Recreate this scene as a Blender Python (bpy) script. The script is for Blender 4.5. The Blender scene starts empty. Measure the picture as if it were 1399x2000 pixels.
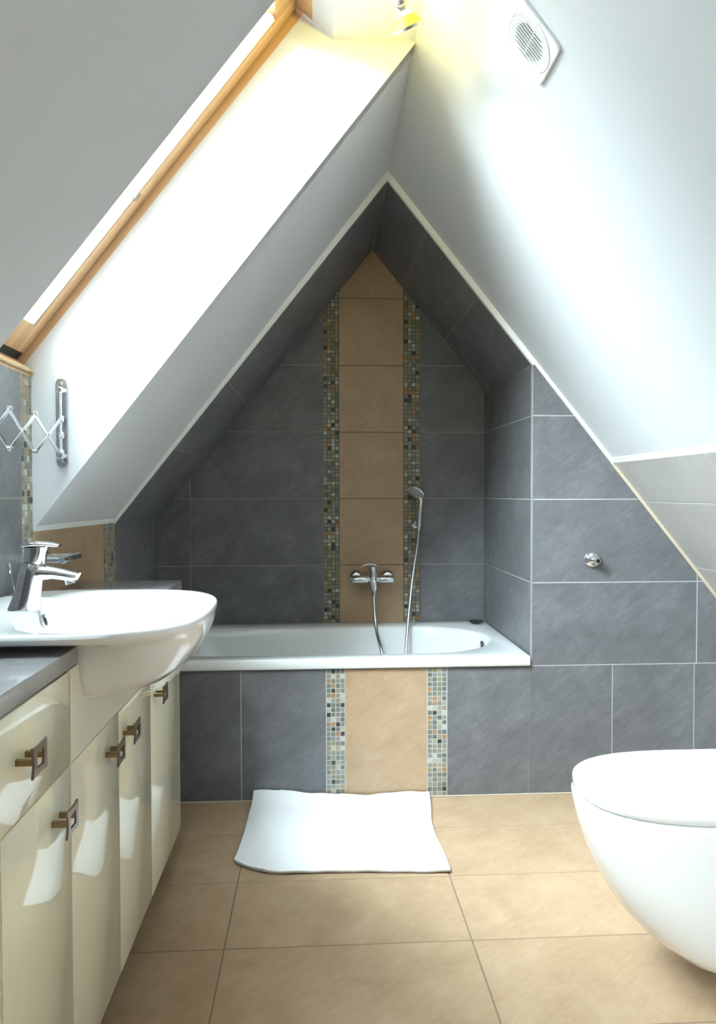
import bpy, bmesh, math, random
from mathutils import Vector, Matrix
random.seed(7)
S = bpy.context.scene
COL = S.collection

# ------------------------------------------------------------------ camera
F_PX = 1421.66
cam_d = bpy.data.cameras.new('camera')
cam = bpy.data.objects.new('camera', cam_d)
COL.objects.link(cam)
cam_d.sensor_fit = 'HORIZONTAL'
cam_d.sensor_width = 36.0
cam_d.lens = F_PX / 1399.0 * 36.0
cam_d.clip_start = 0.02
CR, CU, CF = Vector((.9984, -.0561, -.0023)), Vector((.0036, .0241, .9997)), Vector((.0561, .9981, -.0243))
m = Matrix.Identity(4)
for i in range(3):
    m[i][0], m[i][1], m[i][2] = CR[i], CU[i], -CF[i]
m[0][3], m[1][3], m[2][3] = 0, 0, 1.0869
cam.matrix_world = m
S.camera = cam

# ------------------------------------------------------------------ world, lights, exposure
W = bpy.data.worlds.new('world')
S.world = W
W.use_nodes = True
bg = W.node_tree.nodes['Background']
# overcast sky, three times brighter at the zenith than at the horizon, darker land below it
SKY = 10.0
wt = W.node_tree
w_tc = wt.nodes.new('ShaderNodeTexCoord'); w_sx = wt.nodes.new('ShaderNodeSeparateXYZ'); w_cr = wt.nodes.new('ShaderNodeValToRGB')
w_mr = wt.nodes.new('ShaderNodeMapRange'); w_mr.inputs['From Min'].default_value = -1; w_mr.inputs['From Max'].default_value = 1
wt.links.new(w_tc.outputs['Generated'], w_sx.inputs[0]); wt.links.new(w_sx.outputs['Z'], w_mr.inputs['Value'])
wt.links.new(w_mr.outputs['Result'], w_cr.inputs['Fac']); wt.links.new(w_cr.outputs['Color'], bg.inputs[0])
w_e = w_cr.color_ramp.elements
w_e[0].position = .49; w_e[0].color = (.07, .075, .07, 1)
w_e[1].position = 1.0; w_e[1].color = (.74, .885, 1.0, 1)
w_h = w_e.new(.51); w_h.color = (.25, .295, .335, 1)
bg.inputs[1].default_value = SKY
# hazy sun behind thin cloud, high on the left and a little behind the photographer
sun_d = bpy.data.lights.new('hazy_sun', 'SUN')
sun_d.energy = 26.0
sun_d.angle = math.radians(55)
sun_d.color = (.80, .92, 1.0)
sun = bpy.data.objects.new('hazy_sun', sun_d)
COL.objects.link(sun)
sun.rotation_euler = Vector((.62, .45, -.64)).to_track_quat('-Z', 'Y').to_euler()
S.view_settings.view_transform = 'Standard'
S.view_settings.look = 'None'
S.view_settings.gamma = 1.0
S.view_settings.use_curve_mapping = False
S.view_settings.exposure = 1.2

# ------------------------------------------------------------------ measured room numbers
YF, YB = 2.5707, 3.287            # tub front plane, alcove back wall
XL = -.703                        # left knee wall
Z0, T = .4675, .30                # first horizontal joint, tile module
RX = .2505                        # ridge line
RZO, TLO, TRO = 2.2195, 1.277, 1.2425   # painted ceiling
RZI, TLI, TRI = 2.189, 1.259, 1.240     # tiled alcove vault
Y0 = -1.2                         # wall behind the photographer
YN, YC = 1.108, 1.845             # roof window niche
XK = 1.462                        # right knee wall
ZS = 2.222                        # soffit of the niche
XT = 1.0645                       # where paint ends and cream tiles begin
NL = Vector((-1.274, 0, 1)).normalized()
SL = Vector((1, 0, 1.274)).normalized()
Q0 = Vector((RX, 0, 2.204))


def zl(x): return RZO + TLO * (x - RX)
def zr(x): return RZO - TRO * (x - RX)


# window coordinates: along the slope s, along the room y, off the ceiling plane d
def wp(s, y, d):
    v = Q0 + SL * s + NL * d
    return Vector((v.x, y, v.z))


WINDOWS = [(1.108, 1.845), (-.80, -.063)]      # y range of the window niches; the second is unseen, added for frontal light
for ya_, yb_ in WINDOWS:
    portal = bpy.data.lights.new('window_portal', 'AREA')
    portal.shape = 'RECTANGLE'
    portal.size, portal.size_y = .66, 1.02
    portal.cycles.is_portal = True
    po = bpy.data.objects.new('window_portal', portal)
    COL.objects.link(po)
    pm = Matrix.Identity(4)
    xx = Vector((0, 1, 0)); yx = NL.cross(xx)      # a lamp shines along its own -Z, into the room
    for i in range(3):
        pm[i][0], pm[i][1], pm[i][2] = xx[i], yx[i], NL[i]
    c = wp(-.67, (ya_ + yb_) / 2, .375)
    pm[0][3], pm[1][3], pm[2][3] = c
    po.matrix_world = pm


# ------------------------------------------------------------------ materials
def nt(name):
    M = bpy.data.materials.new(name)
    M.use_nodes = True
    t = M.node_tree
    return M, t, t.nodes['Principled BSDF']


def N(t, typ, **kw):
    n = t.nodes.new(typ)
    for k, v in kw.items():
        setattr(n, k, v)
    return n


def plain(name, col, rough=.5, metal=0., spec=.5, bump=0., bscale=60., coat=0., var=0.):
    M, t, b = nt(name)
    b.inputs['Base Color'].default_value = (*col, 1)
    b.inputs['Roughness'].default_value = rough
    b.inputs['Metallic'].default_value = metal
    b.inputs['Specular IOR Level'].default_value = spec
    b.inputs['Coat Weight'].default_value = coat
    b.inputs['Coat Roughness'].default_value = .03
    tc = N(t, 'ShaderNodeTexCoord')
    nz = N(t, 'ShaderNodeTexNoise')
    nz.inputs['Scale'].default_value = bscale
    nz.inputs['Detail'].default_value = 4
    t.links.new(tc.outputs['Object'], nz.inputs['Vector'])
    if var:
        mx = N(t, 'ShaderNodeMix', data_type='RGBA')
        mx.inputs['A'].default_value = (*[c * (1 - var) for c in col], 1)
        mx.inputs['B'].default_value = (*[min(1, c * (1 + var)) for c in col], 1)
        t.links.new(nz.outputs['Fac'], mx.inputs['Factor'])
        t.links.new(mx.outputs['Result'], b.inputs['Base Color'])
    if bump:
        bp = N(t, 'ShaderNodeBump')
        bp.inputs['Strength'].default_value = bump
        bp.inputs['Distance'].default_value = .002
        t.links.new(nz.outputs['Fac'], bp.inputs['Height'])
        t.links.new(bp.outputs['Normal'], b.inputs['Normal'])
    return M


def stone(name, lo, mid, hi, rough=.45, ang=38, streak=.42, bump=.15, spec=.4, grain=.35):
    """mottled stoneware with diagonal brushed streaks, shifted per tile"""
    M, t, b = nt(name)
    tc = N(t, 'ShaderNodeTexCoord'); oi = N(t, 'ShaderNodeObjectInfo')
    mul = N(t, 'ShaderNodeMath', operation='MULTIPLY'); mul.inputs[1].default_value = 53.0
    t.links.new(oi.outputs['Random'], mul.inputs[0])
    add = N(t, 'ShaderNodeVectorMath', operation='ADD')
    t.links.new(tc.outputs['Object'], add.inputs[0]); t.links.new(mul.outputs[0], add.inputs[1])
    mp = N(t, 'ShaderNodeMapping'); mp.inputs['Rotation'].default_value = (0, 0, -math.radians(ang))
    t.links.new(add.outputs[0], mp.inputs['Vector'])
    mp2 = N(t, 'ShaderNodeMapping'); mp2.inputs['Scale'].default_value = (8, 30, 8)
    t.links.new(mp.outputs[0], mp2.inputs['Vector'])
    n1 = N(t, 'ShaderNodeTexNoise'); n1.inputs['Scale'].default_value = 1.0; n1.inputs['Detail'].default_value = 6; n1.inputs['Roughness'].default_value = .65
    t.links.new(mp2.outputs[0], n1.inputs['Vector'])
    n2 = N(t, 'ShaderNodeTexNoise'); n2.inputs['Scale'].default_value = 8.0; n2.inputs['Detail'].default_value = 5; n2.inputs['Distortion'].default_value = .6
    t.links.new(add.outputs[0], n2.inputs['Vector'])
    mixf = N(t, 'ShaderNodeMix', data_type='FLOAT'); mixf.inputs['Factor'].default_value = 1 - streak
    t.links.new(n1.outputs['Fac'], mixf.inputs['A']); t.links.new(n2.outputs['Fac'], mixf.inputs['B'])
    cr = N(t, 'ShaderNodeValToRGB')
    e = cr.color_ramp.elements
    e[0].position = .3; e[0].color = (*lo, 1)
    e[1].position = .75; e[1].color = (*hi, 1)
    k = e.new(.5); k.color = (*mid, 1)
    nf = N(t, 'ShaderNodeTexNoise'); nf.inputs['Scale'].default_value = 3.5; nf.inputs['Detail'].default_value = 8; nf.inputs['Roughness'].default_value = .7
    t.links.new(mp2.outputs[0], nf.inputs['Vector'])
    mg = N(t, 'ShaderNodeMix', data_type='FLOAT'); mg.inputs['Factor'].default_value = grain
    t.links.new(mixf.outputs['Result'], mg.inputs['A']); t.links.new(nf.outputs['Fac'], mg.inputs['B'])
    t.links.new(mg.outputs['Result'], cr.inputs['Fac'])
    t.links.new(cr.outputs['Color'], b.inputs['Base Color'])
    b.inputs['Roughness'].default_value = rough
    b.inputs['Specular IOR Level'].default_value = spec
    n3 = N(t, 'ShaderNodeTexNoise'); n3.inputs['Scale'].default_value = 160; n3.inputs['Detail'].default_value = 3
    t.links.new(add.outputs[0], n3.inputs['Vector'])
    ad = N(t, 'ShaderNodeMath', operation='ADD')
    t.links.new(n1.outputs['Fac'], ad.inputs[0]); t.links.new(n3.outputs['Fac'], ad.inputs[1])
    bp = N(t, 'ShaderNodeBump'); bp.inputs['Strength'].default_value = bump; bp.inputs['Distance'].default_value = .0015
    t.links.new(ad.outputs[0], bp.inputs['Height']); t.links.new(bp.outputs['Normal'], b.inputs['Normal'])
    return M


def mosaic_mat():
    M, t, b = nt('mosaic_stone')
    oi = N(t, 'ShaderNodeObjectInfo'); ge = N(t, 'ShaderNodeNewGeometry')
    ad = N(t, 'ShaderNodeMath', operation='ADD'); fr = N(t, 'ShaderNodeMath', operation='FRACT')
    t.links.new(oi.outputs['Random'], ad.inputs[0]); t.links.new(ge.outputs['Random Per Island'], ad.inputs[1])
    t.links.new(ad.outputs[0], fr.inputs[0])
    cr = N(t, 'ShaderNodeValToRGB'); cr.color_ramp.interpolation = 'CONSTANT'
    cols = [(.040, .045, .040), (.16, .17, .15), (.22, .22, .17), (.28, .29, .27), (.19, .20, .20), (.33, .31, .25), (.24, .25, .23),
            (.40, .40, .36), (.13, .14, .14), (.36, .20, .10), (.25, .24, .17), (.46, .47, .46), (.20, .215, .22), (.30, .24, .16), (.17, .19, .16), (.24, .245, .255)]
    cols = [(c[0], c[1] * .95, c[2] * .84) for c in cols]
    e = cr.color_ramp.elements
    e[0].color = (*cols[0], 1); e[1].position = 1 / 16; e[1].color = (*cols[1], 1)
    for i in range(2, 16):
        k = e.new(i / 16); k.color = (*cols[i], 1)
    t.links.new(fr.outputs[0], cr.inputs['Fac'])
    tc = N(t, 'ShaderNodeTexCoord')
    nz = N(t, 'ShaderNodeTexNoise'); nz.inputs['Scale'].default_value = 130; nz.inputs['Detail'].default_value = 4
    t.links.new(tc.outputs['Object'], nz.inputs['Vector'])
    mr = N(t, 'ShaderNodeMapRange'); mr.inputs['To Min'].default_value = .65; mr.inputs['To Max'].default_value = 1.35
    t.links.new(nz.outputs['Fac'], mr.inputs['Value'])
    mx = N(t, 'ShaderNodeMix', data_type='RGBA', blend_type='MULTIPLY'); mx.inputs['Factor'].default_value = 1
    t.links.new(cr.outputs['Color'], mx.inputs['A']); t.links.new(mr.outputs['Result'], mx.inputs['B'])
    t.links.new(mx.outputs['Result'], b.inputs['Base Color'])
    b.inputs['Roughness'].default_value = .4
    bp = N(t, 'ShaderNodeBump'); bp.inputs['Strength'].default_value = .3; bp.inputs['Distance'].default_value = .002
    t.links.new(nz.outputs['Fac'], bp.inputs['Height']); t.links.new(bp.outputs['Normal'], b.inputs['Normal'])
    return M


def wood_mat():
    M, t, b = nt('varnished_pine')
    tc = N(t, 'ShaderNodeTexCoord')
    mp = N(t, 'ShaderNodeMapping'); mp.inputs['Rotation'].default_value = (0, -math.radians(-51.9), 0)
    t.links.new(tc.outputs['Object'], mp.inputs['Vector'])
    mp2 = N(t, 'ShaderNodeMapping'); mp2.inputs['Scale'].default_value = (2.2, 40, 40)
    t.links.new(mp.outputs[0], mp2.inputs['Vector'])
    n1 = N(t, 'ShaderNodeTexNoise'); n1.inputs['Scale'].default_value = 1.4; n1.inputs['Detail'].default_value = 5
    t.links.new(mp2.outputs[0], n1.inputs['Vector'])
    cr = N(t, 'ShaderNodeValToRGB'); e = cr.color_ramp.elements
    e[0].position = .3; e[0].color = (.47, .27, .125, 1); e[1].position = .7; e[1].color = (.63, .40, .22, 1)
    t.links.new(n1.outputs['Fac'], cr.inputs['Fac']); t.links.new(cr.outputs['Color'], b.inputs['Base Color'])
    b.inputs['Roughness'].default_value = .35
    return M


def glass_mat():
    M, t, b = nt('window_glass')
    t.nodes.remove(b)
    out = [n for n in t.nodes if n.type == 'OUTPUT_MATERIAL'][0]
    tr = N(t, 'ShaderNodeBsdfTransparent'); tr.inputs[0].default_value = (.95, .98, .97, 1)
    gl = N(t, 'ShaderNodeBsdfGlossy'); gl.inputs['Roughness'].default_value = .02
    fr = N(t, 'ShaderNodeFresnel'); fr.inputs[0].default_value = 1.45
    mx = N(t, 'ShaderNodeMixShader')
    ge = N(t, 'ShaderNodeNewGeometry'); inv = N(t, 'ShaderNodeMath', operation='SUBTRACT'); inv.inputs[0].default_value = 1.0
    t.links.new(ge.outputs['Backfacing'], inv.inputs[1])
    ml = N(t, 'ShaderNodeMath', operation='MULTIPLY')      # reflect at the outer faces only, no total reflection inside the thin pane
    t.links.new(fr.outputs[0], ml.inputs[0]); t.links.new(inv.outputs[0], ml.inputs[1])
    t.links.new(ml.outputs[0], mx.inputs[0]); t.links.new(tr.outputs[0], mx.inputs[1]); t.links.new(gl.outputs[0], mx.inputs[2])
    t.links.new(mx.outputs[0], out.inputs[0])
    return M


def emit_mat(name, col, strength):
    M, t, b = nt(name)
    b.inputs['Base Color'].default_value = (*col, 1)
    b.inputs['Emission Color'].default_value = (*col, 1)
    b.inputs['Emission Strength'].default_value = strength
    return M


MAT = {}
MAT['paint'] = plain('white_paint', (.60, .605, .61), .6, bump=.03, bscale=220)
MAT['trim'] = plain('white_trim', (.86, .85, .81), .45)
MAT['slate'] = stone('slate_grey_tile', (.105, .105, .110), (.150, .150, .158), (.25, .25, .263), rough=.42)
MAT['beige'] = stone('beige_tile', (.335, .220, .130), (.42, .288, .180), (.505, .368, .252), rough=.40, streak=.33, bump=.1)
MAT['cream'] = stone('cream_tile', (.37, .345, .325), (.41, .385, .365), (.47, .445, .42), rough=.30, streak=.3, bump=.06)
MAT['mosaic'] = mosaic_mat()
MAT['grout_l'] = plain('light_grout', (.45, .45, .445), .85, bump=.1)
MAT['grout_d'] = plain('dark_grout', (.33, .305, .26), .85, bump=.1)
MAT['grout_m'] = plain('mosaic_grout', (.115, .11, .085), .85, bump=.1)
MAT['grout_f'] = plain('floor_grout', (.21, .16, .11), .85, bump=.1)
MAT['wood'] = wood_mat()
MAT['glass'] = glass_mat()
MAT['rail'] = plain('white_aluminium', (.85, .87, .88), .3)
MAT['dark'] = plain('dark_rubber_and_shade', (.02, .018, .016), .7)  # rubber parts, and near-black painted in for shade in holes and gaps
MAT['cream_gloss'] = plain('cream_lacquer', (.80, .75, .57), .06, coat=.45)
MAT['worktop'] = stone('worktop_laminate', (.27, .26, .265), (.33, .32, .325), (.43, .42, .43), rough=.12, streak=.3, bump=.02, spec=.5)
MAT['bronze'] = plain('brushed_bronze', (.215, .17, .145), .28, metal=1., bump=.03, bscale=300)
MAT['brass'] = plain('antique_brass', (.30, .215, .115), .28, metal=1.)
MAT['chrome'] = plain('chrome', (.83, .84, .86), .06, metal=1.)
MAT['steel'] = plain('satin_steel', (.55, .55, .56), .28, metal=1.)
MAT['ceramic'] = plain('white_ceramic', (.85, .85, .84), .10, coat=.5)
MAT['enamel'] = plain('white_enamel', (.88, .895, .90), .12, coat=.4)
MAT['plastic'] = plain('white_plastic', (.82, .83, .83), .35)
MAT['greyplastic'] = plain('grey_plastic', (.45, .45, .44), .4)
MAT['towel'] = plain('white_towelling', (.86, .86, .87), .95, bump=.5, bscale=700)
MAT['mirror'] = plain('mirror_glass', (.9, .9, .9), .01, metal=1.)
MAT['amber'] = emit_mat('hot_amber_glass', (1.0, .82, .05), .30)
MAT['lampface'] = emit_mat('lamp_face', (1.0, .93, .78), 12.0)


# ------------------------------------------------------------------ mesh helpers
def link(name, me, mat=None, parent=None):
    o = bpy.data.objects.new(name, me)
    COL.objects.link(o)
    if mat is not None and me is not None and len(me.materials) == 0:
        me.materials.append(mat)
    if parent:
        o.parent = parent
    return o


def from_bm(name, bm, mat, parent=None, smooth=None):
    bmesh.ops.recalc_face_normals(bm, faces=bm.faces)
    me = bpy.data.meshes.new(name)
    bm.to_mesh(me); bm.free()
    if smooth is not None:
        for p in me.polygons:
            p.use_smooth = True
        me.set_sharp_from_angle(angle=math.radians(smooth))
    return link(name, me, mat, parent)


def tag(o, label, cat=None, group=None, kind=None):
    o['label'] = label
    if cat: o['category'] = cat
    if group: o['group'] = group
    if kind: o['kind'] = kind
    return o


def thing(name, loc, label, cat, group=None):
    o = bpy.data.objects.new(name, None)
    o.empty_display_size = .05
    COL.objects.link(o)
    o.location = loc
    return tag(o, label, cat, group)


def under(o, parent):
    """keep a world-space mesh in place below a thing whose Empty is not at the origin"""
    o.parent = parent
    o.matrix_parent_inverse = Matrix.Translation(-Vector(parent.location))
    return o


def bx(bm, x0, x1, y0, y1, z0, z1, bev=0., seg=2):
    vs = [bm.verts.new((x, y, z)) for x in (x0, x1) for y in (y0, y1) for z in (z0, z1)]
    fs = [(0, 1, 3, 2), (4, 6, 7, 5), (0, 4, 5, 1), (2, 3, 7, 6), (0, 2, 6, 4), (1, 5, 7, 3)]
    fc = [bm.faces.new([vs[i] for i in f]) for f in fs]
    if bev:
        ed = list({e for f in fc for e in f.edges})
        bmesh.ops.bevel(bm, geom=ed, offset=bev, segments=seg, affect='EDGES', profile=.5)


def box(name, dims, mat, parent=None, bev=.002, seg=2):
    bm = bmesh.new(); bx(bm, *dims, bev, seg)
    return from_bm(name, bm, mat, parent, 40 if bev else None)


def prism(bm, pts, off):
    """pts: 3-D polygon; off: vector of extrusion"""
    a = [bm.verts.new(p) for p in pts]
    b = [bm.verts.new(Vector(p) + off) for p in pts]
    bm.faces.new(a); bm.faces.new(b[::-1])
    n = len(a)
    for i in range(n):
        bm.faces.new((a[i], b[i], b[(i + 1) % n], a[(i + 1) % n]))


def tube(bm, path, rad, seg=14, cap=True, flat=None):
    """path list of 3-D points, rad number or list; flat=(axis vector, factor) squashes the section"""
    path = [Vector(p) for p in path]
    n = len(path)
    if not isinstance(rad, (list, tuple)): rad = [rad] * n
    rings = []
    ref = None
    for i, p in enumerate(path):
        d = (path[min(i + 1, n - 1)] - path[max(i - 1, 0)])
        d.normalize()
        if ref is None:
            ref = Vector((0, 0, 1)) if abs(d.z) < .9 else Vector((0, 1, 0))
        u = ref - d * ref.dot(d); u.normalize(); ref = u
        w = d.cross(u)
        ring = []
        for k in range(seg):
            a = 2 * math.pi * k / seg
            v = (u * math.cos(a) + w * math.sin(a)) * rad[i]
            if flat:
                ax, f = flat
                v -= ax * (v.dot(ax) * (1 - f))
            ring.append(bm.verts.new(p + v))
        rings.append(ring)
    for i in range(n - 1):
        for k in range(seg):
            bm.faces.new((rings[i][k], rings[i][(k + 1) % seg], rings[i + 1][(k + 1) % seg], rings[i + 1][k]))
    if cap:
        bm.faces.new(rings[0][::-1]); bm.faces.new(rings[-1])


def lathe(bm, origin, axis, prof, seg=32):
    """prof: list of (distance along axis, radius)"""
    origin = Vector(origin); axis = Vector(axis).normalized()
    ref = Vector((0, 0, 1)) if abs(axis.z) < .9 else Vector((1, 0, 0))
    u = (ref - axis * ref.dot(axis)).normalized(); w = axis.cross(u)
    rings = []
    for h, r in prof:
        if r < 1e-6:
            rings.append([bm.verts.new(origin + axis * h)])
        else:
            rings.append([bm.verts.new(origin + axis * h + (u * math.cos(2 * math.pi * k / seg) + w * math.sin(2 * math.pi * k / seg)) * r) for k in range(seg)])
    for a, b in zip(rings, rings[1:]):
        if len(a) == 1 and len(b) == 1: continue
        for k in range(seg):
            k2 = (k + 1) % seg
            if len(a) == 1: bm.faces.new((a[0], b[k2], b[k]))
            elif len(b) == 1: bm.faces.new((a[k], a[k2], b[0]))
            else: bm.faces.new((a[k], a[k2], b[k2], b[k]))
    for r_, flip in ((rings[0], True), (rings[-1], False)):
        if len(r_) > 1: bm.faces.new(r_[::-1] if flip else r_)


def loft(bm, loops, cap0=True, cap1=True):
    rs = [[bm.verts.new(p) for p in l] for l in loops]
    n = len(rs[0])
    for a, b in zip(rs, rs[1:]):
        for k in range(n):
            bm.faces.new((a[k], a[(k + 1) % n], b[(k + 1) % n], b[k]))
    if cap0: bm.faces.new(rs[0][::-1])
    if cap1: bm.faces.new(rs[-1])


# ------------------------------------------------------------------ tiles
def clip(poly, reg):
    """Sutherland-Hodgman, reg convex and counter-clockwise"""
    out = list(poly)
    for i in range(len(reg)):
        ax, ay = reg[i]; bx_, by = reg[(i + 1) % len(reg)]
        def side(p): return (bx_ - ax) * (p[1] - ay) - (by - ay) * (p[0] - ax)
        src, out = out, []
        for j in range(len(src)):
            p, q = src[j], src[(j + 1) % len(src)]
            sp, sq = side(p), side(q)
            if sp >= 0: out.append(p)
            if (sp > 0 and sq < 0) or (sp < 0 and sq > 0):
                t = sp / (sp - sq)
                out.append((p[0] + t * (q[0] - p[0]), p[1] + t * (q[1] - p[1])))
        if len(out) < 3: return []
    res = []
    for p in out:
        if not res or math.hypot(p[0] - res[-1][0], p[1] - res[-1][1]) > 1e-5: res.append(p)
    if len(res) > 2 and math.hypot(res[0][0] - res[-1][0], res[0][1] - res[-1][1]) < 1e-5: res.pop()
    return res if len(res) > 2 else []


def area(p):
    return .5 * sum(p[i][0] * p[(i + 1) % len(p)][1] - p[(i + 1) % len(p)][0] * p[i][1] for i in range(len(p)))


def inset(poly, d):
    """clip a convex CCW polygon by each of its own edges moved inwards"""
    out = poly
    for i in range(len(poly)):
        a, b = poly[i], poly[(i + 1) % len(poly)]
        L = math.hypot(b[0] - a[0], b[1] - a[1])
        nx, ny = -(b[1] - a[1]) / L, (b[0] - a[0]) / L
        p, q = (a[0] + nx * d, a[1] + ny * d), (b[0] + nx * d, b[1] + ny * d)
        src, res = out, []
        for j in range(len(src)):
            s, e = src[j], src[(j + 1) % len(src)]
            ss = (q[0] - p[0]) * (s[1] - p[1]) - (q[1] - p[1]) * (s[0] - p[0])
            se = (q[0] - p[0]) * (e[1] - p[1]) - (q[1] - p[1]) * (e[0] - p[0])
            if ss >= 0: res.append(s)
            if (ss > 1e-12 and se < -1e-12) or (ss < -1e-12 and se > 1e-12):
                t = ss / (ss - se); res.append((s[0] + t * (e[0] - s[0]), s[1] + t * (e[1] - s[1])))
        out = res
        if len(out) < 3: return []
    return out


class Frame:
    def __init__(s, o, u, v):
        s.o, s.u, s.v = Vector(o), Vector(u).normalized(), Vector(v).normalized()
        s.n = s.u.cross(s.v)
    def p(s, a, b, h=0.): return s.o + s.u * a + s.v * b + s.n * h
    def mat(s, a, b):
        m = Matrix.Identity(4)
        for i in range(3):
            m[i][0], m[i][1], m[i][2], m[i][3] = s.u[i], s.v[i], s.n[i], s.p(a, b)[i]
        return m


_cache = {}


def tile_bm(bm, poly, th, ch, org=(0, 0), fr=None, dz=0.):
    top = inset(poly, ch)
    if len(top) != len(poly):
        top = [(p[0] + (sum(q[0] for q in poly) / len(poly) - p[0]) * .04, p[1] + (sum(q[1] for q in poly) / len(poly) - p[1]) * .04) for p in poly]
    def P(p, h):
        return fr.p(p[0], p[1], h) if fr else (p[0] - org[0], p[1] - org[1], h)
    a = [bm.verts.new(P(p, -th)) for p in poly]
    b = [bm.verts.new(P(p, dz - ch)) for p in poly]
    c = [bm.verts.new(P(p, dz)) for p in top]
    n = len(a)
    bm.faces.new(c)
    # the tops of a clipped and an inset polygon may start at different corners: rotate to the nearest
    for i in range(n):
        j = (i + 1) % n
        bm.faces.new((a[i], a[j], b[j], b[i]))
    k0 = min(range(n), key=lambda k: (c[k].co - b[0].co).length)
    for i in range(n):
        j = (i + 1) % n
        bm.faces.new((b[i], b[j], c[(j + k0) % n], c[(i + k0) % n]))


def tile(parent, fr, poly, mat, name='tile', gap=.0032, th=.007, ch=.0009):
    poly = inset(poly, gap / 2)
    if not poly or area(poly) < 2e-5: return None
    ox = sum(p[0] for p in poly) / len(poly); oy = sum(p[1] for p in poly) / len(poly)
    key = (mat.name, name, th) + tuple((round(p[0] - ox, 4), round(p[1] - oy, 4)) for p in poly)
    me = _cache.get(key)
    if me is None:
        bm = bmesh.new(); tile_bm(bm, poly, th, ch, (ox, oy))
        me = bpy.data.meshes.new(name); bm.to_mesh(me); bm.free(); me.materials.append(mat); _cache[key] = me
    o = bpy.data.objects.new(name, me)
    COL.objects.link(o); o.parent = parent
    o.matrix_local = fr.mat(ox, oy)
    return o


def grid(parent, fr, us, vs, mat, region=None, **kw):
    for u0, u1 in zip(us, us[1:]):
        for v0, v1 in zip(vs, vs[1:]):
            q = [(u0, v0), (u1, v0), (u1, v1), (u0, v1)]
            if region: q = clip(q, region)
            if q: tile(parent, fr, q, mat, **kw)


def mosaic(parent, fr, u0, u1, v0, v1, cols, region=None, single=False, pitch=None):
    du = (u1 - u0) / cols
    dv = pitch or du
    rows = int(math.ceil((v1 - v0) / dv - 1e-6))
    bm = None if single else bmesh.new()
    for r in range(rows):
        for c_ in range(cols):
            j = .0006
            a, b = u0 + c_ * du, v1 - (r + 1) * dv
            q = [(a + .0011 + random.uniform(0, j), b + .0011 + random.uniform(0, j)), (a + du - .0011, b + .0011), (a + du - .0011 - random.uniform(0, j), b + dv - .0011), (a + .0011, b + dv - .0011 - random.uniform(0, j))]
            q = clip(q, [(u0, v0), (u1, v0), (u1, v1), (u0, v1)])
            if region and q: q = clip(q, region)
            if not q or area(q) < 2e-5: continue
            if single:
                q = [(a + .0012, b + .0012), (a + du - .0012, b + .0012), (a + du - .0012, b + dv - .0012), (a + .0012, b + dv - .0012)]
                q = clip(q, [(u0, v0), (u1, v0), (u1, v1), (u0, v1)])
                if not q or area(q) < 2e-5: continue
                o = tile(parent, fr, q, MAT['mosaic'], name='mosaic_tile', gap=.0002, th=.006, ch=.0009)
                o.location += fr.n * random.uniform(-.0008, .0006)
            else:
                tile_bm(bm, q, .006, .0008, fr=fr, dz=random.uniform(-.0008, .0006))
    if not single:
        o = from_bm('mosaic_strip', bm, MAT['mosaic'], parent)
        o['kind'] = 'stuff'


def slab(bm, fr, poly, depth=.0012, th=.05):
    prism(bm, [fr.p(a, b, -depth) for a, b in poly], -fr.n * th)


# ------------------------------------------------------------------ SETTING
# floor
fl = Frame((0, 0, 0), (1, 0, 0), (0, 1, 0))
bm = bmesh.new(); slab(bm, fl, [(XL - .06, Y0 - .06), (XK + .06, Y0 - .06), (XK + .06, YB + .06), (XL - .06, YB + .06)], .0014, .06)
floor = tag(from_bm('floor', bm, MAT['grout_f']), 'beige stoneware tiled bathroom floor with thin dark joints', kind='structure')
XF, YR = -.2264, 2.0302
grid(floor, fl, [XL, XF, XF + .6, XF + 1.2, XK], [Y0] + [YR - .3 * k for k in range(10, -1, -1)] + [YR + .3, YF - .002], MAT['beige'], gap=.0036)

# alcove back wall
fb = Frame((0, YB, 0), (1, 0, 0), (0, 0, 1))
rb = [(XL, .3), (.764, .3), (.764, 1.5530), (RX, RZI), (XL, .991)]
bm = bmesh.new(); slab(bm, fb, [(XL - .03, .05), (.80, .05), (.80, 1.56), (RX, RZI + .03), (XL - .03, 1.0)], .0014)
wback = tag(from_bm('wall_back', bm, MAT['grout_d']), 'gable shaped alcove wall behind the bathtub, slate tiles with beige centre', kind='structure')
rows = [.30] + [Z0 + T * k for k in range(0, 7)]
rr = rows[1:]
grid(wback, fb, [-.5662 - .6, -.5662, .0283], rr, MAT['slate'], rb)
grid(wback, fb, [.465, .764], rr, MAT['slate'], rb)
grid(wback, fb, [.0993, .3928], rr, MAT['beige'], rb)
bed = clip([(.0286, Z0), (.4648, Z0), (.4648, 2.2), (.0286, 2.2)], rb)
bm = bmesh.new(); prism(bm, [fb.p(a, b, -.0011) for a, b in bed], -fb.n * .004)
from_bm('grout_bed', bm, plain('brown_grout', (.13, .105, .07), .85), wback)
mosaic(wback, fb, .0293, .0988, Z0, 2.05, 4, rb)
mosaic(wback, fb, .3938, .4644, Z0, 2.05, 4, rb)

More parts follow.
